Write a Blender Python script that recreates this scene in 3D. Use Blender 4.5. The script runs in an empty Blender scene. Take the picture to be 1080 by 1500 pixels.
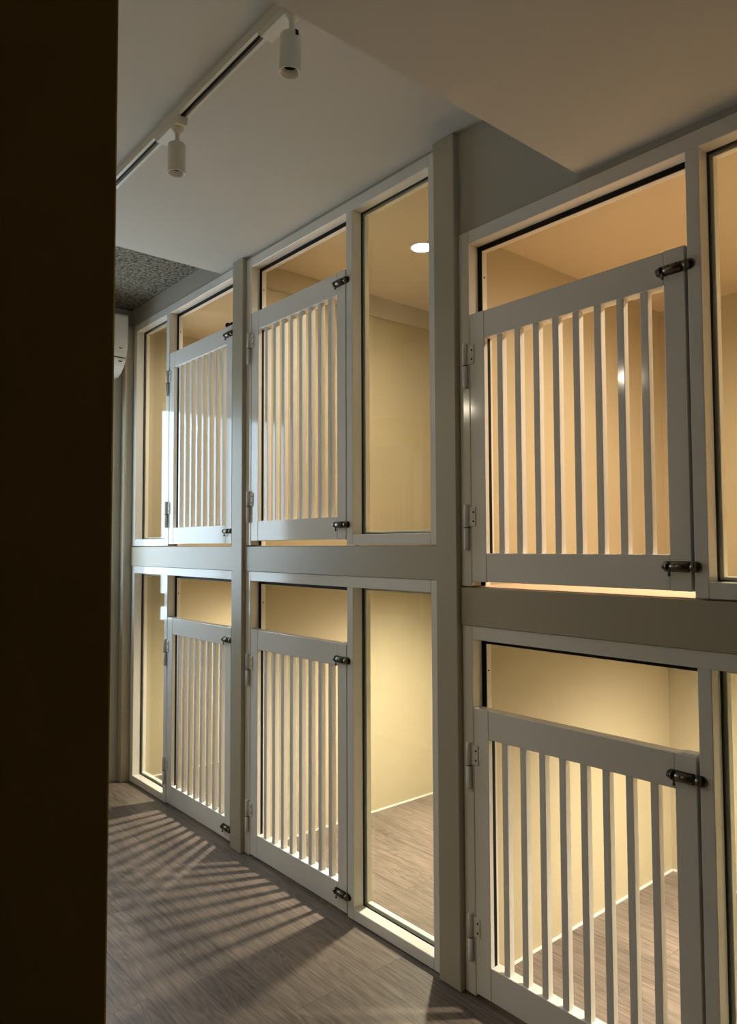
import bpy, bmesh, math, random
from mathutils import Vector, Matrix
random.seed(4)
scn = bpy.context.scene
col = scn.collection
PI = math.pi

# ------------------------------------------------------------------ materials
def new_mat(name):
    m = bpy.data.materials.new(name); m.use_nodes = True
    nt = m.node_tree; nt.nodes.clear()
    out = nt.nodes.new('ShaderNodeOutputMaterial')
    return m, nt, out

def N(nt, t, **kw):
    n = nt.nodes.new(t)
    for k, v in kw.items():
        if k in n.inputs: n.inputs[k].default_value = v
        else: setattr(n, k, v)
    return n

def paint(name, color, rough=0.5, spec=0.5, mottle=0.04, bump=0.0, bscale=60, metal=0.0, coat=0.0):
    m, nt, out = new_mat(name)
    b = N(nt, 'ShaderNodeBsdfPrincipled')
    b.inputs['Roughness'].default_value = rough
    b.inputs['Specular IOR Level'].default_value = spec
    b.inputs['Metallic'].default_value = metal
    b.inputs['Coat Weight'].default_value = coat
    b.inputs['Coat Roughness'].default_value = 0.04
    tc = N(nt, 'ShaderNodeTexCoord')
    no = N(nt, 'ShaderNodeTexNoise'); no.inputs['Scale'].default_value = 3.0; no.inputs['Detail'].default_value = 4
    nt.links.new(tc.outputs['Object'], no.inputs['Vector'])
    mx = N(nt, 'ShaderNodeMixRGB'); mx.blend_type = 'MIX'
    mx.inputs['Color1'].default_value = (*[c * (1 - mottle) for c in color], 1)
    mx.inputs['Color2'].default_value = (*[min(1, c * (1 + mottle)) for c in color], 1)
    nt.links.new(no.outputs['Fac'], mx.inputs['Fac'])
    nt.links.new(mx.outputs['Color'], b.inputs['Base Color'])
    if bump:
        n2 = N(nt, 'ShaderNodeTexNoise'); n2.inputs['Scale'].default_value = bscale; n2.inputs['Detail'].default_value = 3
        nt.links.new(tc.outputs['Object'], n2.inputs['Vector'])
        bp = N(nt, 'ShaderNodeBump'); bp.inputs['Strength'].default_value = bump; bp.inputs['Distance'].default_value = 0.002
        nt.links.new(n2.outputs['Fac'], bp.inputs['Height'])
        nt.links.new(bp.outputs['Normal'], b.inputs['Normal'])
    nt.links.new(b.outputs[0], out.inputs[0])
    return m

def wood_floor(name, dark, light, rough=0.42):
    m, nt, out = new_mat(name)
    L = nt.links.new
    b = N(nt, 'ShaderNodeBsdfPrincipled'); b.inputs['Roughness'].default_value = rough
    b.inputs['Specular IOR Level'].default_value = 0.35
    tc = N(nt, 'ShaderNodeTexCoord')
    br = N(nt, 'ShaderNodeTexBrick'); br.offset = 0.37; br.offset_frequency = 2
    br.inputs['Scale'].default_value = 1.0; br.inputs['Brick Width'].default_value = 0.9; br.inputs['Row Height'].default_value = 0.15
    br.inputs['Mortar Size'].default_value = 0.0012; br.inputs['Mortar Smooth'].default_value = 0.2
    br.inputs['Color1'].default_value = (0.1, 0.1, 0.1, 1); br.inputs['Color2'].default_value = (0.9, 0.9, 0.9, 1); br.inputs['Mortar'].default_value = (0.5, 0.5, 0.5, 1)
    L(tc.outputs['Object'], br.inputs['Vector'])
    # every plank gets its own piece of grain
    sep = N(nt, 'ShaderNodeSeparateColor'); L(br.outputs['Color'], sep.inputs[0])
    mul = N(nt, 'ShaderNodeMath', operation='MULTIPLY'); mul.inputs[1].default_value = 37.0; L(sep.outputs[0], mul.inputs[0])
    cmb = N(nt, 'ShaderNodeCombineXYZ'); L(mul.outputs[0], cmb.inputs[0]); L(mul.outputs[0], cmb.inputs[2])
    add = N(nt, 'ShaderNodeVectorMath', operation='ADD'); L(tc.outputs['Object'], add.inputs[0]); L(cmb.outputs[0], add.inputs[1])
    mp = N(nt, 'ShaderNodeMapping'); mp.inputs['Scale'].default_value = (2.6, 60, 1); L(add.outputs[0], mp.inputs['Vector'])
    n1 = N(nt, 'ShaderNodeTexNoise'); n1.inputs['Scale'].default_value = 1.6; n1.inputs['Detail'].default_value = 7; n1.inputs['Roughness'].default_value = 0.62
    n1.inputs['Distortion'].default_value = 0.6
    L(mp.outputs[0], n1.inputs['Vector'])
    # cathedral grain: contour lines of a broad noise
    mp2 = N(nt, 'ShaderNodeMapping'); mp2.inputs['Scale'].default_value = (1.1, 7, 1); L(add.outputs[0], mp2.inputs['Vector'])
    n2 = N(nt, 'ShaderNodeTexNoise'); n2.inputs['Scale'].default_value = 1.5; n2.inputs['Detail'].default_value = 2.0; L(mp2.outputs[0], n2.inputs['Vector'])
    m2 = N(nt, 'ShaderNodeMath', operation='MULTIPLY'); m2.inputs[1].default_value = 110.0; L(n2.outputs['Fac'], m2.inputs[0])
    sn = N(nt, 'ShaderNodeMath', operation='SINE'); L(m2.outputs[0], sn.inputs[0])
    m3 = N(nt, 'ShaderNodeMath', operation='MULTIPLY_ADD'); m3.inputs[1].default_value = 0.06; L(sn.outputs[0], m3.inputs[0]); L(n1.outputs['Fac'], m3.inputs[2])
    m4 = N(nt, 'ShaderNodeMath', operation='MULTIPLY_ADD'); m4.inputs[1].default_value = 0.16; L(sep.outputs[0], m4.inputs[0]); L(m3.outputs[0], m4.inputs[2])
    rp = N(nt, 'ShaderNodeValToRGB')
    rp.color_ramp.elements[0].position = 0.30; rp.color_ramp.elements[0].color = (*dark, 1)
    rp.color_ramp.elements[1].position = 0.86; rp.color_ramp.elements[1].color = (*light, 1)
    L(m4.outputs[0], rp.inputs[0])
    mx = N(nt, 'ShaderNodeMixRGB'); mx.blend_type = 'MULTIPLY'; mx.inputs['Color2'].default_value = (0.55, 0.52, 0.5, 1)
    L(br.outputs['Fac'], mx.inputs['Fac']); L(rp.outputs[0], mx.inputs['Color1'])
    L(mx.outputs[0], b.inputs['Base Color'])
    bp = N(nt, 'ShaderNodeBump'); bp.inputs['Strength'].default_value = 0.25; bp.inputs['Distance'].default_value = 0.002
    L(m3.outputs[0], bp.inputs['Height']); L(bp.outputs[0], b.inputs['Normal'])
    L(b.outputs[0], out.inputs[0])
    return m

def concrete(name):
    m, nt, out = new_mat(name); L = nt.links.new
    b = N(nt, 'ShaderNodeBsdfPrincipled'); b.inputs['Roughness'].default_value = 0.9; b.inputs['Specular IOR Level'].default_value = 0.1
    tc = N(nt, 'ShaderNodeTexCoord')
    mp = N(nt, 'ShaderNodeMapping'); mp.inputs['Scale'].default_value = (1.0, 1.0, 1.0); L(tc.outputs['Object'], mp.inputs[0])
    n1 = N(nt, 'ShaderNodeTexNoise'); n1.inputs['Scale'].default_value = 62; n1.inputs['Detail'].default_value = 5; n1.inputs['Roughness'].default_value = 0.7
    L(mp.outputs[0], n1.inputs['Vector'])
    rp = N(nt, 'ShaderNodeValToRGB')
    rp.color_ramp.elements[0].position = 0.36; rp.color_ramp.elements[0].color = (0.05, 0.042, 0.03, 1)
    rp.color_ramp.elements[1].position = 0.66; rp.color_ramp.elements[1].color = (0.46, 0.42, 0.34, 1)
    L(n1.outputs['Fac'], rp.inputs[0]); L(rp.outputs[0], b.inputs['Base Color'])
    bp = N(nt, 'ShaderNodeBump'); bp.inputs['Strength'].default_value = 1.0; bp.inputs['Distance'].default_value = 0.012
    L(n1.outputs['Fac'], bp.inputs['Height']); L(bp.outputs[0], b.inputs['Normal'])
    L(b.outputs[0], out.inputs[0])
    return m

def glass(name):
    m, nt, out = new_mat(name); L = nt.links.new
    t = N(nt, 'ShaderNodeBsdfTransparent'); t.inputs[0].default_value = (0.97, 0.985, 0.965, 1)
    g = N(nt, 'ShaderNodeBsdfGlossy'); g.inputs['Roughness'].default_value = 0.0; g.inputs[0].default_value = (1, 1, 1, 1)
    lw = N(nt, 'ShaderNodeLayerWeight'); lw.inputs['Blend'].default_value = 0.5
    pw = N(nt, 'ShaderNodeMath', operation='POWER'); pw.inputs[1].default_value = 5.0; L(lw.outputs['Facing'], pw.inputs[0])
    f = N(nt, 'ShaderNodeMath', operation='MULTIPLY_ADD'); f.inputs[1].default_value = 0.95; f.inputs[2].default_value = 0.045; L(pw.outputs[0], f.inputs[0])
    mx = N(nt, 'ShaderNodeMixShader')
    L(f.outputs[0], mx.inputs[0]); L(t.outputs[0], mx.inputs[1]); L(g.outputs[0], mx.inputs[2]); L(mx.outputs[0], out.inputs[0])
    return m

def emission(name, color, s):
    m, nt, out = new_mat(name)
    e = N(nt, 'ShaderNodeEmission'); e.inputs[0].default_value = (*color, 1); e.inputs[1].default_value = s
    nt.links.new(e.outputs[0], out.inputs[0]); return m

M = dict(
    frame=paint('white gloss frame', (0.80, 0.785, 0.75), 0.12, 0.5, 0.02),
    gate=paint('white gloss gate', (0.82, 0.805, 0.77), 0.09, 0.5, 0.02),
    post=paint('beige matt trim', (0.45, 0.405, 0.315), 0.34, 0.5, 0.03),
    wall=paint('grey beige wall', (0.46, 0.44, 0.385), 0.75, 0.2, 0.03, 0.15, 120),
    ceiling=paint('off white ceiling', (0.62, 0.59, 0.53), 0.85, 0.2, 0.03, 0.1, 90),
    kennel=paint('cream kennel wall', (0.50, 0.435, 0.30), 0.42, 0.3, 0.03, 0.12, 150),
    kceil=paint('cream kennel ceiling', (0.60, 0.51, 0.37), 0.6, 0.3, 0.03),
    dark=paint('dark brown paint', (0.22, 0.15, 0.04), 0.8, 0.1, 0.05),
    seal=paint('black rubber', (0.008, 0.008, 0.008), 0.6, 0.2, 0.0),
    gasket=paint('grey green gasket', (0.05, 0.055, 0.05), 0.5, 0.3, 0.0),
    bead=paint('white glazing bead', (0.84, 0.82, 0.76), 0.3, 0.4, 0.0),
    bronze=paint('antique bronze', (0.16, 0.135, 0.105), 0.28, 0.5, 0.2, metal=0.9),
    blackhole=paint('dark hole', (0.012, 0.01, 0.008), 0.8, 0.1, 0.0),
    facing=paint('facing kennel paint', (0.50, 0.45, 0.36), 0.5, 0.3, 0.03),
    slot=paint('dark grey conductor', (0.13, 0.115, 0.095), 0.35, 0.5, 0.1, metal=0.4),
    hinge=paint('white painted hinge', (0.80, 0.785, 0.75), 0.5, 0.3, 0.02),
    lamp=paint('white lamp enamel', (0.76, 0.74, 0.67), 0.35, 0.4, 0.02),
    ac=paint('white plastic', (0.78, 0.78, 0.76), 0.35, 0.4, 0.01),
    floor=wood_floor('grey brown planks', (0.062, 0.048, 0.041), (0.245, 0.194, 0.162)),
    shelf=paint('pale kennel floor', (0.66, 0.52, 0.40), 0.5, 0.3, 0.05),
    concrete=concrete('rough concrete'),
    glass=glass('clear glass'),
    diffuser=emission('lit diffuser', (1.0, 0.86, 0.62), 60.0),
)

# ------------------------------------------------------------------ mesh helpers
def bx(bm, x0, x1, y0, y1, z0, z1, bev=0.0, seg=1):
    vs = [bm.verts.new(p) for p in ((x0,y0,z0),(x1,y0,z0),(x1,y1,z0),(x0,y1,z0),(x0,y0,z1),(x1,y0,z1),(x1,y1,z1),(x0,y1,z1))]
    fs = [bm.faces.new([vs[i] for i in q]) for q in ((0,3,2,1),(4,5,6,7),(0,1,5,4),(1,2,6,5),(2,3,7,6),(3,0,4,7))]
    if bev > 0:
        es = list({e for f in fs for e in f.edges})
        bmesh.ops.bevel(bm, geom=es, offset=bev, offset_type='OFFSET', segments=seg, profile=0.5, affect='EDGES', clamp_overlap=True)

def prism(bm, pts, axis, a0, a1):
    """polygon extruded along an axis; pts are the two other coordinates in xyz order"""
    def mk(p, a):
        return {'x': (a, p[0], p[1]), 'y': (p[0], a, p[1]), 'z': (p[0], p[1], a)}[axis]
    A = [bm.verts.new(mk(p, a0)) for p in pts]; B = [bm.verts.new(mk(p, a1)) for p in pts]
    n = len(pts); fs = [bm.faces.new(A), bm.faces.new(B[::-1])]
    for i in range(n): fs.append(bm.faces.new((A[i], B[i], B[(i+1) % n], A[(i+1) % n])))
    bmesh.ops.recalc_face_normals(bm, faces=fs)

def lathe(bm, prof, origin=(0,0,0), axis='z', seg=28, smooth=True):
    """(radius, along) profile turned about an axis"""
    rings = []
    for r, h in prof:
        ring = []
        for k in range(seg):
            a = 2*PI*k/seg; u, v = r*math.cos(a), r*math.sin(a)
            p = {'z': (u, v, h), 'x': (h, u, v), 'y': (u, h, v)}[axis]
            ring.append(bm.verts.new([p[i]+origin[i] for i in range(3)]))
        rings.append(ring)
    fs = []
    for a, b in zip(rings, rings[1:]):
        for k in range(seg):
            f = bm.faces.new((a[k], a[(k+1) % seg], b[(k+1) % seg], b[k])); f.smooth = smooth; fs.append(f)
    if prof[0][0] > 1e-6: fs.append(bm.faces.new(rings[0]))
    if prof[-1][0] > 1e-6: fs.append(bm.faces.new(rings[-1]))
    bmesh.ops.recalc_face_normals(bm, faces=fs)

def ball(bm, r, c, seg=14):
    lathe(bm, [(max(r*math.sin(PI*i/8), 1e-5), -r*math.cos(PI*i/8)) for i in range(9)], c, 'z', seg)

def stadium(x0, x1, zc, h, round_l=True, round_r=True, n=8):
    r = h/2; pts = []
    if round_l: pts += [(x0+r-r*math.sin(PI*i/n), zc+r*math.cos(PI*i/n)) for i in range(n+1)]
    else: pts += [(x0, zc+r), (x0, zc-r)]
    if round_r: pts += [(x1-r+r*math.sin(PI*i/n), zc-r*math.cos(PI*i/n)) for i in range(n+1)]
    else: pts += [(x1, zc-r), (x1, zc+r)]
    return pts

def obj(name, bm, mat, parent=None, loc=None, label=None):
    bm.normal_update()
    me = bpy.data.meshes.new(name); bm.to_mesh(me); bm.free()
    me.materials.append(M[mat] if isinstance(mat, str) else mat)
    o = bpy.data.objects.new(name, me); col.objects.link(o)
    if parent: o.parent = parent
    if loc: o.location = loc
    if label: o['label'] = label
    return o

def box(name, mat, x0, x1, y0, y1, z0, z1, parent=None, bev=0.0, seg=1, label=None):
    bm = bmesh.new(); bx(bm, x0, x1, y0, y1, z0, z1, bev, seg); return obj(name, bm, mat, parent, label=label)

def copy_to(o, loc, parent):
    c = o.copy(); col.objects.link(c); c.parent = parent; c.location = loc; return c

def copy_part(o, loc, parent):
    c = copy_to(o, loc, parent)
    for ch in list(o.children): copy_to(ch, ch.location, c)
    return c

def thing(name, label, cat, loc, group=None):
    o = bpy.data.objects.new(name, None); col.objects.link(o); o.location = loc; o.empty_display_size = 0.05
    o['label'] = label; o['category'] = cat
    if group: o['group'] = group
    return o

def struct(name, bm, mat, label=None):
    o = obj(name, bm, mat); o['kind'] = 'structure'
    if label: o['label'] = label
    return o

def sbox(name, mat, x0, x1, y0, y1, z0, z1, bev=0.0, label=None):
    bm = bmesh.new(); bx(bm, x0, x1, y0, y1, z0, z1, bev); return struct(name, bm, mat, label)

# ------------------------------------------------------------------ layout (metres; kennel fronts stand on the plane y = 0)
DEPTH = 1.26
BAY = {1: (-4.136, -2.939), 2: (-2.847, -1.635), 3: (-1.543, -0.330)}
TOPZ = {1: 2.655, 2: 2.655, 3: 2.335}
BEAM = {1: (1.238, 1.350), 2: (1.238, 1.350), 3: (1.104, 1.222)}
CEILZ = 2.665
# ------------------------------------------------------------------ the setting
sbox('floor', 'floor', -4.35, 1.6, -2.9, 1.40, -0.10, 0.0)
# far wall with the window
bm = bmesh.new()
WY0, WY1, WZ0, WZ1 = -1.14, -0.100, 0.86, 2.23
for y0, y1, z0, z1 in ((-1.80, WY0, 0, 2.9), (WY1, 1.40, 0, 2.9), (WY0, WY1, 0, WZ0), (WY0, WY1, WZ1, 2.9)):
    bx(bm, -4.26, -4.19, y0, y1, z0, z1)
struct('wall_far', bm, 'wall')
bm = bmesh.new()
bx(bm, -4.215, -4.192, WY0, WY1, WZ0, WZ0+0.045); bx(bm, -4.215, -4.192, WY0, WY1, WZ1-0.045, WZ1)
bx(bm, -4.215, -4.192, WY0, WY0+0.02, WZ0, WZ1); bx(bm, -4.215, -4.192, WY1-0.004, WY1, WZ0, WZ1)
bx(bm, -4.215, -4.192, WY0, WY1, 0.985, 1.065); bx(bm, -4.215, -4.192, -0.665, -0.63, 1.065, WZ1)
w = struct('window_1', bm, 'frame')
box('window_pane', 'glass', -4.206, -4.203, WY0, WY1, WZ0, WZ1, w)
sbox('trim_1', 'post', -4.19, -4.140, -0.05, 0.10, 0.0, 2.655, 0.002)
sbox('wall_back', 'kennel', -4.35, 1.6, DEPTH, 1.40, 0.0, 2.9)
sbox('wall_partition', 'kennel', -4.19, -4.125, 0.07, DEPTH, 0.0, 2.9)
sbox('wall_partition', 'kennel', -2.930, -2.845, 0.065, DEPTH, 0.0, 2.9)
sbox('wall_partition', 'kennel', -1.628, -1.536, 0.065, DEPTH, 0.0, 2.9)
sbox('wall_partition', 'kennel', -0.330, -0.240, 0.0, DEPTH, 0.0, 2.9)
sbox('wall_front', 'wall', -1.546, 1.6, 0.004, 0.12, 2.335, 2.9)
sbox('wall_front', 'wall', -4.19, -1.63, 0.004, 0.12, 2.656, 2.9)
sbox('wall_front', 'wall', -0.240, 1.6, 0.0, 0.12, 0.0, 2.335)
# the facing row of kennels: a wall with slatted openings and lit rooms behind, mirrored in the panes and the gloss paint
OB = [(-4.13, -3.545, True), (-3.505, -2.94, False), (-2.85, -2.265, True), (-2.225, -1.66, False)]
OZ = [(0.03, 1.065), (1.222, 2.293)]
bm = bmesh.new()
for x0, x1 in ((-4.19, OB[0][0]), (OB[0][1], OB[1][0]), (OB[1][1], OB[2][0]), (OB[2][1], OB[3][0]), (OB[3][1], -0.87)): bx(bm, x0, x1, -1.75, -1.66, 0, 2.9)
for x0, x1, g in OB:
    bx(bm, x0, x1, -1.75, -1.66, 0, OZ[0][0]); bx(bm, x0, x1, -1.75, -1.66, OZ[0][1], OZ[1][0]); bx(bm, x0, x1, -1.75, -1.66, OZ[1][1], 2.9)
    if g:
        for z0, z1 in ((0.03, 0.86), (1.235, 2.068)):
            bx(bm, x0, x1, -1.70, -1.66, z0, z0+0.085); bx(bm, x0, x1, -1.70, -1.66, z1-0.085, z1)
            bx(bm, x0, x0+0.055, -1.70, -1.66, z0, z1); bx(bm, x1-0.055, x1, -1.70, -1.66, z0, z1)
            for k in range(8):
                xb = x0+0.055+(x1-x0-0.11)*(k+1)/9-0.01; bx(bm, xb, xb+0.02, -1.692, -1.67, z0, z1)
struct('wall_opposite', bm, 'facing')
bm = bmesh.new()
bx(bm, -4.19, -0.97, -2.90, -2.80, 0, 2.9); bx(bm, -4.30, -4.19, -2.90, -1.75, 0, 2.9); bx(bm, -4.19, -0.97, -2.80, -1.75, 1.105, 1.222); bx(bm, -4.19, -0.97, -2.80, -1.75, 2.347, 2.9)
struct('wall_opposite_inner', bm, 'kennel')
sbox('wall_right', 'wall', 1.5, 1.6, -2.9, 0.0, 0.0, 2.9)
sbox('wall_rear', 'wall', -0.9, 1.5, -2.9, -2.8, 0.0, 2.9)
sbox('wall_side', 'wall', -0.97, -0.87, -2.9, -1.80, 0.0, 2.9)
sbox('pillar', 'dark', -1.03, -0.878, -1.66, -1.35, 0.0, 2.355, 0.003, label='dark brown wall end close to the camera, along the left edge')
# ceilings
sbox('ceiling', 'ceiling', -3.09, 1.6, -2.9, 0.004, CEILZ, 2.75)
sbox('ceiling_concrete', 'concrete', -4.19, -3.09, -1.80, 0.004, 2.760, 2.9)
sbox('ceiling_roof', 'ceiling', -3.09, 1.6, -2.9, 0.004, 2.755, 2.9)
sbox('soffit', 'ceiling', -1.100, 1.5, -2.8, 0.004, 2.355, CEILZ)
sbox('ceiling_kennel', 'kceil', -4.125, -1.628, 0.07, DEPTH, 2.652, 2.85)
sbox('ceiling_kennel', 'kceil', -1.536, -0.330, 0.07, DEPTH, 2.347, 2.85)
# raised kennel floors with their front beams
for b in (1, 2, 3):
    x0, x1 = BAY[b]
    sbox('beam', 'post', x0-(0.03 if b == 1 else 0), x1, -0.005, 0.07, BEAM[b][0], BEAM[b][1]-0.002, 0.0015)
for x0, x1, b in ((-4.125, -2.930, 1), (-2.845, -1.628, 2), (-1.536, -0.330, 3)):
    sbox('floor_raised', 'shelf', x0, x1, 0.02, DEPTH, BEAM[b][1]-0.012, BEAM[b][1])
    sbox('slab', 'kennel', x0, x1, 0.07, DEPTH, BEAM[b][0]+0.002, BEAM[b][1]-0.012)
# square posts between the bays
sbox('pillar', 'post', -2.939, -2.847, -0.02, 0.065, 0.0, CEILZ, 0.003)
sbox('pillar', 'post', -1.635, -1.543, -0.02, 0.065, 0.0, CEILZ, 0.003)
sbox('pillar', 'post', -0.330, -0.240, -0.02, 0.0, 0.0, 2.355, 0.003)
# pale silicone line where the kennel walls meet the floor
for b, xl, xr in ((1, -4.125, -2.930), (2, -2.845, -1.628), (3, -1.536, -0.330)):
    bm = bmesh.new()
    bx(bm, xl, xl+0.005, 0.07, DEPTH, 0, 0.007); bx(bm, xl, xr, DEPTH-0.005, DEPTH, 0, 0.007)
    struct('baseboard_kennel', bm, 'bead')
# boxed trim along the top of the partition in the middle bay
sbox('trim_2', 'kennel', -2.845, -2.825, 0.07, DEPTH, 2.550, 2.652, 0.002)

# ------------------------------------------------------------------ glazed kennel fronts
JW = 0.042          # width of a frame profile
DF = 0.045          # depth of the front profile
ST = 0.016          # how far the door stop reaches into the opening
def kennel_screen(b, tier, door_left, gx0, gx1, m0, m1, label):
    """gx: gate edges, m: mullion edges; glass fills the rest"""
    X0, X1 = BAY[b]
    Z0, Z1 = (0.0, BEAM[b][0]) if tier == 'low' else (BEAM[b][1], TOPZ[b])
    t = thing('kennel_screen', label, 'glass screen', (X0, 0, Z0), 'glazed kennel screens')
    def L(x): return x - X0
    H = Z1 - Z0; W = X1 - X0
    sill = 0.041
    bv = 0.0015
    box('jamb', 'frame', 0, JW, 0, DF, 0.002, H, t, bv)
    box('jamb', 'frame', W-(0.033 if not door_left else JW), W, 0, DF, 0.002, H, t, bv)
    rj = W-(0.033 if not door_left else JW)
    box('head', 'frame', JW, rj, 0, DF, H-JW, H, t, bv)
    box('mullion', 'frame', L(m0), L(m1), 0, DF, 0.002, H-JW, t, bv)
    if door_left: gl, gr = L(m1), rj; dl, dr = JW, L(m0)
    else: gl, gr = JW, L(m0); dl, dr = L(m1), rj
    box('sill', 'frame', gl, gr, 0, DF, 0.002, sill, t, bv)
    # door stop behind the gate, with a black seal on its front
    ht = H-JW
    bm = bmesh.new()
    bx(bm, dl-0.03, dl+ST, DF+0.002, DF+0.024, 0.0, ht+0.02, 0.001)
    bx(bm, dr-ST, dr+0.012, DF+0.002, DF+0.024, 0.0, ht+0.02, 0.001)
    bx(bm, dl+ST, dr-ST, DF+0.002, DF+0.024, ht-ST, ht+0.02, 0.001)
    st = obj('door_stop', bm, 'bead', t)
    bm = bmesh.new()
    bx(bm, dl-0.028, dl+ST-0.0008, DF-0.001, DF+0.0022, 0.004, ht+0.01)
    bx(bm, dr-ST+0.0008, dr+0.01, DF-0.001, DF+0.0022, 0.004, ht+0.01)
    bx(bm, dl+ST-0.0008, dr-ST+0.0008, DF-0.001, DF+0.0022, ht-ST+0.0008, ht+0.01)
    obj('rubber_seal', bm, 'seal', st)
    for z in (H-0.14,):
        bm = bmesh.new(); lathe(bm, [(0.003, dl+ST-0.0005), (0.003, dl+ST+0.0008)], (0, DF+0.011, z), 'x', 10); obj('screw', bm, 'blackhole', st)
    # glass with its gasket and the white bead behind
    bm = bmesh.new(); bx(bm, gl-0.004, gr+0.004, DF+0.005, DF+0.009, sill-0.004, ht+0.004)
    gp = obj('glass_pane', bm, 'glass', t)
    bm = bmesh.new(); bt = 0.011; q = 0.004
    for a0, a1, c0, c1 in ((gl-0.01, gl+q, sill-0.01, ht+0.01), (gr-q, gr+0.01, sill-0.01, ht+0.01), (gl+q, gr-q, sill-0.01, sill+q), (gl+q, gr-q, ht-q, ht+0.01)):
        bx(bm, a0, a1, DF+0.0005, DF+0.0045, c0, c1)
    obj('glazing_gasket', bm, 'gasket', gp)
    bm = bmesh.new(); y0, y1 = DF+0.0095, DF+0.030
    for a0, a1, c0, c1 in ((gl-0.01, gl+bt, sill-0.02, ht+0.02), (gr-bt, gr+0.01, sill-0.02, ht+0.02), (gl+bt, gr-bt, sill-0.02, sill+bt), (gl+bt, gr-bt, ht-bt, ht+0.02)):
        bx(bm, a0, a1, y0, y1, c0, c1, 0.001)
    obj('glazing_bead', bm, 'bead', gp)
    return t

G = {  # gate edges and mullion edges per bay
    1: (-3.647, -2.976, -3.690, -3.652), 2: (-2.801, -2.122, -2.117, -2.081), 3: (-1.4995, -0.8145, -0.8075, -0.7745)}
kennel_screen(1, 'up', False, *G[1], 'upper glazed screen of the farthest kennels, narrow pane left of its gate')
kennel_screen(1, 'low', False, *G[1], 'lower glazed screen of the farthest kennels, standing on the floor in the far corner')
kennel_screen(2, 'up', True, *G[2], 'upper glazed screen between the two posts, pane showing the lit ceiling lamp')
kennel_screen(2, 'low', True, *G[2], 'lower glazed screen between the two posts, tall pane over the lit wood floor')
kennel_screen(3, 'up', True, *G[3], 'upper glazed screen nearest the camera, below the dropped soffit')
kennel_screen(3, 'low', True, *G[3], 'lower glazed screen nearest the camera, below the thick beige beam')

# ------------------------------------------------------------------ gates
def bolt_part(parent, x, z, flip=False):
    """surface barrel bolt; x is its left end"""
    bm = bmesh.new()
    prism(bm, stadium(0, 0.068, 0, 0.026, True, False), 'y', -0.0022, 0.0)
    o = obj('barrel_bolt', bm, 'bronze', parent, (x, 0, z))
    bm = bmesh.new()
    lathe(bm, [(0.004, 0.002), (0.0068, 0.005), (0.0068, 0.016)], (0, -0.0075, 0), 'x', 16)
    lathe(bm, [(0.0095, 0.026), (0.0108, 0.027), (0.0108, 0.066), (0.0085, 0.067)], (0, -0.0075, 0), 'x', 18)
    lathe(bm, [(0.0100, 0.014), (0.0100, 0.0175)], (0, -0.0075, 0), 'x', 18)
    obj('barrel', bm, 'bronze', o)
    bm = bmesh.new(); lathe(bm, [(0.0055, 0.008), (0.0055, 0.090)], (0, -0.0075, 0), 'x', 14); obj('sliding_rod', bm, 'bronze', o)
    bm = bmesh.new(); lathe(bm, [(0.0024, -0.019), (0.0024, 0.0)], (0.021, -0.0095, 0), 'z', 10); ball(bm, 0.0042, (0.021, -0.0095, -0.020)); obj('knob', bm, 'bronze', o)
    bm = bmesh.new()
    prism(bm, stadium(0.0735, 0.098, 0, 0.026, False, True), 'y', -0.0022, 0.0)
    lathe(bm, [(0.0085, 0.0755), (0.0108, 0.0765), (0.0108, 0.086), (0.0075, 0.0875)], (0, -0.0075, 0), 'x', 18)
    obj('keeper', bm, 'bronze', o)
    for sx, sz in ((0.040, 0.0045), (0.060, 0.0050)):
        bm = bmesh.new(); lathe(bm, [(0.0019, -0.0186), (0.0019, -0.014)], (sx, 0, sz), 'y', 8); obj('screw', bm, 'blackhole', o)
    bm = bmesh.new(); lathe(bm, [(0.0022, -0.0030), (0.0022, -0.0020)], (0.091, 0, 0.004), 'y', 8); obj('screw', bm, 'blackhole', o)
    return o

def hinge_part(parent, z):
    bm = bmesh.new(); x = -0.0145; y = -0.0075; h = 0.066
    lathe(bm, [(0.004, -0.071), (0.0062, -0.069), (0.0078, -h), (0.0078, -0.0012), (0.006, -0.0010), (0.006, 0.0010), (0.0078, 0.0012), (0.0078, h), (0.0062, 0.069), (0.004, 0.071)], (x, y, 0), 'z', 18)
    o = obj('hinge', bm, 'hinge', parent, (0, 0, z))
    bm = bmesh.new(); bx(bm, x, 0.0185, -0.0035, 0.0, 0.003, 0.062, 0.001); obj('hinge_leaf', bm, 'hinge', o)
    for q in (0.018, 0.046):
        bm = bmesh.new(); lathe(bm, [(0.0032, -0.0041), (0.0032, -0.0030)], (0.0105, 0, q), 'y', 10); obj('screw', bm, 'blackhole', o)
    bm = bmesh.new(); lathe(bm, [(0.0081, -0.0009), (0.0081, 0.0009)], (x, y, 0), 'z', 16); obj('washer', bm, 'blackhole', o)
    return o

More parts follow.
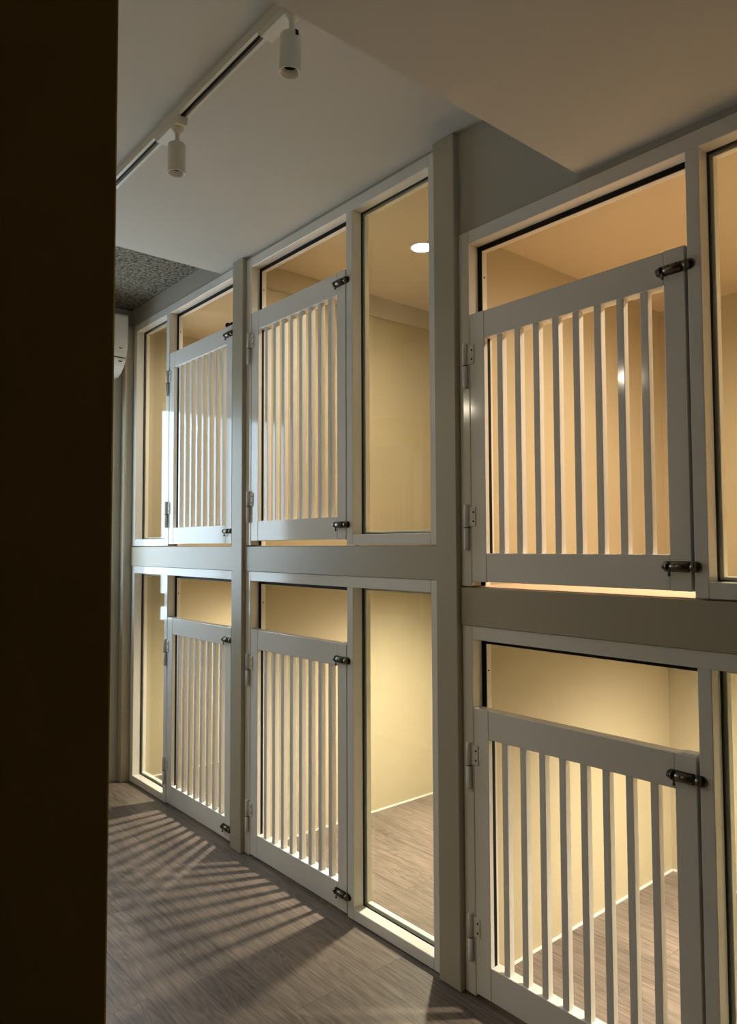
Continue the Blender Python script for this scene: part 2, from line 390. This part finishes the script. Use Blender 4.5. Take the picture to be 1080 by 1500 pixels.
def gate(b, z0, z1, label, hz, bz, bumper=False):
    x0, x1 = G[b][0], G[b][1]
    t = thing('kennel_gate', label, 'gate', (x0, 0, z0), 'white slatted kennel gates')
    W, H = x1-x0, z1-z0; TH = 0.040
    SL, SR, RT, RB = 0.057, 0.053, 0.085, 0.087 if z0 > 1 else 0.096
    sl = box('stile', 'gate', 0, SL, 0, TH, 0, H, t, 0.0015)
    box('black_strip', 'seal', SL-0.001, SL+0.0012, 0.018, 0.029, RB-0.001, H-RT+0.001, sl)  # plain black strip along the inner side of the left stile
    box('stile', 'gate', W-SR, W, 0, TH, 0, H, t, 0.0015)
    box('rail', 'gate', SL+0.0006, W-SR-0.0006, 0.0006, TH, H-RT, H-0.001, t, 0.0012)
    box('rail', 'gate', SL+0.0006, W-SR-0.0006, 0.0006, TH, 0.001, RB, t, 0.0012)
    n, bw = 8, 0.0205
    inner = W-SL-SR; gap = (inner-n*bw)/(n+1)
    bar = box('baluster', 'gate', 0, bw, 0.006, 0.006+0.022, RB-0.001, H-RT+0.001, t, 0.0012)
    bar.location = (SL+gap, 0, 0)
    for k in range(1, n): copy_to(bar, (SL+gap+k*(bw+gap), 0, 0), t)
    bm = bmesh.new(); bx(bm, W-0.040, W-0.002, 0.008, TH-0.002, H-0.001, H+0.003, 0.001); obj('end_cap', bm, 'gate', t)
    h = hinge_part(t, hz[0]-z0); copy_part(h, (0, 0, hz[1]-z0), t)
    bo = bolt_part(t, W-0.072, bz[0]-z0); copy_part(bo, (W-0.072, 0, bz[1]-z0), t)
    if bumper:
        bm = bmesh.new(); ball(bm, 0.013, (W-0.062, 0.012, H+0.012)); lathe(bm, [(0.006, W-0.055), (0.006, W-0.02)], (0, 0.012, H+0.012), 'x', 12); obj('rubber_bumper', bm, 'seal', t)
    return t

gate(3, 1.2385, 2.0685, 'upper white slatted gate nearest the camera, below the dropped soffit', (1.908, 1.405), (2.018, 1.297))
gate(3, 0.0120, 0.8555, 'lower white slatted gate nearest the camera, cut by the bottom of the photo', (0.682, 0.173), (0.803, 0.068))
gate(2, 1.3730, 2.3985, 'upper white slatted gate between the two square posts', (2.238, 1.525), (2.355, 1.429))
gate(2, 0.0100, 0.9845, 'lower white slatted gate between the two square posts', (0.805, 0.170), (0.925, 0.073))
gate(1, 1.3610, 2.3900, 'upper white slatted gate of the farthest bay, with a black ball on its top rail', (2.229, 1.520), (2.348, 1.420), True)
gate(1, 0.0100, 0.9745, 'lower white slatted gate of the farthest bay, beyond the first post', (0.790, 0.173), (0.917, 0.063))

# ------------------------------------------------------------------ ceiling track and its two spotlights
TY = -0.738
tx0, tx1 = -3.05, -1.104
t = thing('lighting_track', 'white lighting track with a dark slot running along the ceiling', 'lighting track', ((tx0+tx1)/2, TY, CEILZ))
xh = (tx1-tx0)/2
bm = bmesh.new()
w2 = 0.0175
prism(bm, [(-w2, 0), (-w2, -0.026), (-0.0085, -0.026), (-0.0085, -0.012), (0.0085, -0.012), (0.0085, -0.026), (w2, -0.026), (w2, 0)], 'x', -xh, xh)
obj('track_body', bm, 'lamp', t)
bm = bmesh.new(); bx(bm, -xh+0.002, xh-0.002, -0.0084, 0.0084, -0.0125, -0.0118)
for y in (-0.0050, 0.0040): bx(bm, -xh+0.002, xh-0.002, y, y+0.0012, -0.020, -0.0120)
obj('conductor_slot', bm, 'slot', t)

def track_spot(x, label, lean, slot=True):
    zt = CEILZ-0.026
    t = thing('track_spotlight', label, 'spotlight', (x, TY, zt), 'white cylinder spotlights on the ceiling track')
    bm = bmesh.new()
    prism(bm, [(-0.128, -0.0005), (-0.112, -0.022), (0.030, -0.022), (0.036, -0.0005)], 'y', -0.0172, 0.0172)
    obj('adapter', bm, 'lamp', t)
    bm = bmesh.new()
    lathe(bm, [(0.0185, -0.020), (0.0185, -0.028), (0.0165, -0.030), (0.0095, -0.0345), (0.0070, -0.042), (0.0070, -0.085)], (0, 0, 0), 'z', 24)
    obj('stem', bm, 'lamp', t)
    bm = bmesh.new()
    R = 0.0262; zt0, zb = -0.070, -0.158
    lathe(bm, [(0.001, zt0+0.000), (R-0.004, zt0), (R-0.001, zt0-0.0015), (R, zt0-0.005), (R, zb), (R+0.0005, zb-0.0005), (R+0.0005, zb-0.002), (R-0.0015, zb-0.003), (0.017, zb+0.014), (0.017, zb+0.02), (0.001, zb+0.02)], (0, 0, 0), 'z', 36)
    hd = obj('lamp_housing', bm, 'lamp', t)
    bm = bmesh.new()
    lathe(bm, [(0.0168, zb+0.0142), (0.0168, zb+0.0152), (0.001, zb+0.0152)], (0, 0, 0), 'z', 24)
    obj('dark_inside', bm, 'blackhole', hd)  # flat black disc, paints in the dark inside of the unlit lamp
    if slot:
        bm = bmesh.new(); bx(bm, 0.008, 0.0265, -0.004, 0.004, zt0-0.012, zt0+0.0006); obj('tilt_slot', bm, 'blackhole', hd)
    hd.rotation_euler = (0, lean, 0)
    return t
track_spot(-1.395, 'white cylinder spotlight on the ceiling track nearest the soffit', 0.05)
track_spot(-2.010, 'white cylinder spotlight farther along the ceiling track, by the dark wall end', 0.02, False)

# ------------------------------------------------------------------ air conditioner on the far wall
ay1, ay0 = -0.095, -0.90
t = thing('air_conditioner', 'white wall air conditioner with rounded underside above the far window', 'air conditioner', (-4.192, (ay0+ay1)/2, 2.33))
hl = (ay1-ay0)/2
prof = [(0.0, 0.0), (0.06, 0.004), (0.10, 0.018), (0.14, 0.046), (0.168, 0.078), (0.186, 0.112), (0.196, 0.150), (0.200, 0.20), (0.200, 0.322), (0.196, 0.333), (0.186, 0.339), (0.0, 0.340)]
bm = bmesh.new(); prism(bm, prof, 'y', -hl, hl)
o = obj('casing', bm, 'ac', t)
bm = bmesh.new(); prism(bm, [(0.170, 0.0905), (0.1785, 0.0905), (0.180, 0.0935), (0.172, 0.0935)], 'y', -hl+0.02, hl-0.004); obj('louvre_gap', bm, 'blackhole', o)
bm = bmesh.new(); bx(bm, 0.192, 0.1985, hl-0.050, hl-0.030, 0.140, 0.143); bx(bm, 0.162, 0.1755, hl-0.040, hl-0.022, 0.070, 0.073); obj('indicator_mark', bm, 'gasket', o)

# ------------------------------------------------------------------ lamps
KW = (1.0, 0.86, 0.63); KL = (1.0, 0.89, 0.68); KO = (1.0, 0.79, 0.55); KF = (1.0, 0.88, 0.66)
def area(name, loc, r, power, color, rot=(0, 0, 0), sx=None, sy=None, spread=PI, beam=0.0):
    l = bpy.data.lights.new(name, 'AREA'); l.energy = power; l.color = color
    if sx: l.shape = 'RECTANGLE'; l.size = sx; l.size_y = sy
    else: l.shape = 'DISK'; l.size = 2*r
    l.spread = spread
    if beam:   # recessed lamp: the light falls off towards the sides
        l.use_nodes = True; nt = l.node_tree; em = nt.nodes['Emission']
        g = nt.nodes.new('ShaderNodeNewGeometry'); d = nt.nodes.new('ShaderNodeVectorMath'); d.operation = 'DOT_PRODUCT'
        nt.links.new(g.outputs['Normal'], d.inputs[0]); nt.links.new(g.outputs['Incoming'], d.inputs[1])
        ab = nt.nodes.new('ShaderNodeMath'); ab.operation = 'ABSOLUTE'; nt.links.new(d.outputs['Value'], ab.inputs[0])
        pw = nt.nodes.new('ShaderNodeMath'); pw.operation = 'POWER'; pw.inputs[1].default_value = beam; nt.links.new(ab.outputs[0], pw.inputs[0])
        nt.links.new(pw.outputs[0], em.inputs['Strength'])
    o = bpy.data.objects.new(name, l); col.objects.link(o); o.location = loc; o.rotation_euler = rot; return o
UP, LOW, OPP = 19.0, 60.0, 7.0
for b, xc in ((1, -3.53), (2, -2.24), (3, -0.86)):
    area('lower_kennel_lamp', (xc, 0.72, BEAM[b][0]-0.012), 0.032, LOW, KL, beam=2.3)
    zc = 2.652 if b < 3 else 2.347
    if b != 2: area('upper_kennel_lamp', (xc, 0.50, zc-0.012), 0.05, UP*(1.4 if b == 3 else 1.0), KO if b == 3 else KW, beam=1.2)
area('upper_kennel_lamp', (-2.214, 0.50, 2.652-0.016), 0.045, UP, KW, beam=1.2)
t = thing('ceiling_downlight', 'lit round recessed downlight in the kennel ceiling behind the pane', 'ceiling light', (-2.214, 0.50, 2.652))
bm = bmesh.new(); lathe(bm, [(0.048, 0.0), (0.056, 0.0), (0.056, -0.004), (0.050, -0.008), (0.046, -0.008), (0.046, -0.002)], (0, 0, 0), 'z', 36); obj('trim_ring', bm, 'bead', t)
bm = bmesh.new(); lathe(bm, [(0.0465, -0.004), (0.0465, -0.007), (0.001, -0.0075)], (0, 0, 0), 'z', 36); obj('diffuser', bm, 'diffuser', t)

for xc in (-3.53, -2.24):
    area('facing_kennel_lamp', (xc, -2.2, 1.09), 0.05, OPP*0.25, KF); area('facing_kennel_lamp', (xc, -2.2, 2.335), 0.05, OPP, KF)
# daylight through the far window
pl = bpy.data.lights.new('window_portal', 'AREA'); pl.shape = 'RECTANGLE'; pl.size = WZ1-WZ0; pl.size_y = WY1-WY0; pl.cycles.is_portal = True
po = bpy.data.objects.new('window_portal', pl); col.objects.link(po)
po.location = (-4.27, (WY0+WY1)/2, (WZ0+WZ1)/2); po.rotation_euler = (0, -PI/2, 0)
wd = bpy.data.worlds.new('day'); scn.world = wd; wd.use_nodes = True
bg = wd.node_tree.nodes['Background']; bg.inputs[0].default_value = (0.66, 0.82, 1.0, 1); bg.inputs[1].default_value = 6.5

# ------------------------------------------------------------------ camera (fitted to the photograph's vanishing points)
yaw, pit, rol = 0.701966357, 0.0462856972, -0.00391963064
fw = Vector((-math.cos(yaw)*math.cos(pit), math.sin(yaw)*math.cos(pit), math.sin(pit)))
r0 = Vector((math.sin(yaw), math.cos(yaw), 0)); u0 = r0.cross(fw)
r = math.cos(rol)*r0 + math.sin(rol)*u0; u = -math.sin(rol)*r0 + math.cos(rol)*u0
cam = bpy.data.cameras.new('camera'); co = bpy.data.objects.new('camera', cam); col.objects.link(co)
co.matrix_world = Matrix(((r.x, u.x, -fw.x, 0.0), (r.y, u.y, -fw.y, -1.68340629), (r.z, u.z, -fw.z, 1.35), (0, 0, 0, 1)))
cam.sensor_fit = 'VERTICAL'; cam.sensor_height = 36.0; cam.sensor_width = 36.0
cam.lens = 1062.146*36.0/1500.0; cam.clip_start = 0.02
scn.camera = co

scn.view_settings.view_transform = 'Standard'
scn.view_settings.look = 'None'
scn.view_settings.exposure = 0.0
scn.cycles.use_denoising = True
scn.cycles.max_bounces = 12
scn.cycles.transparent_max_bounces = 16
scn.cycles.sample_clamp_indirect = 6.0
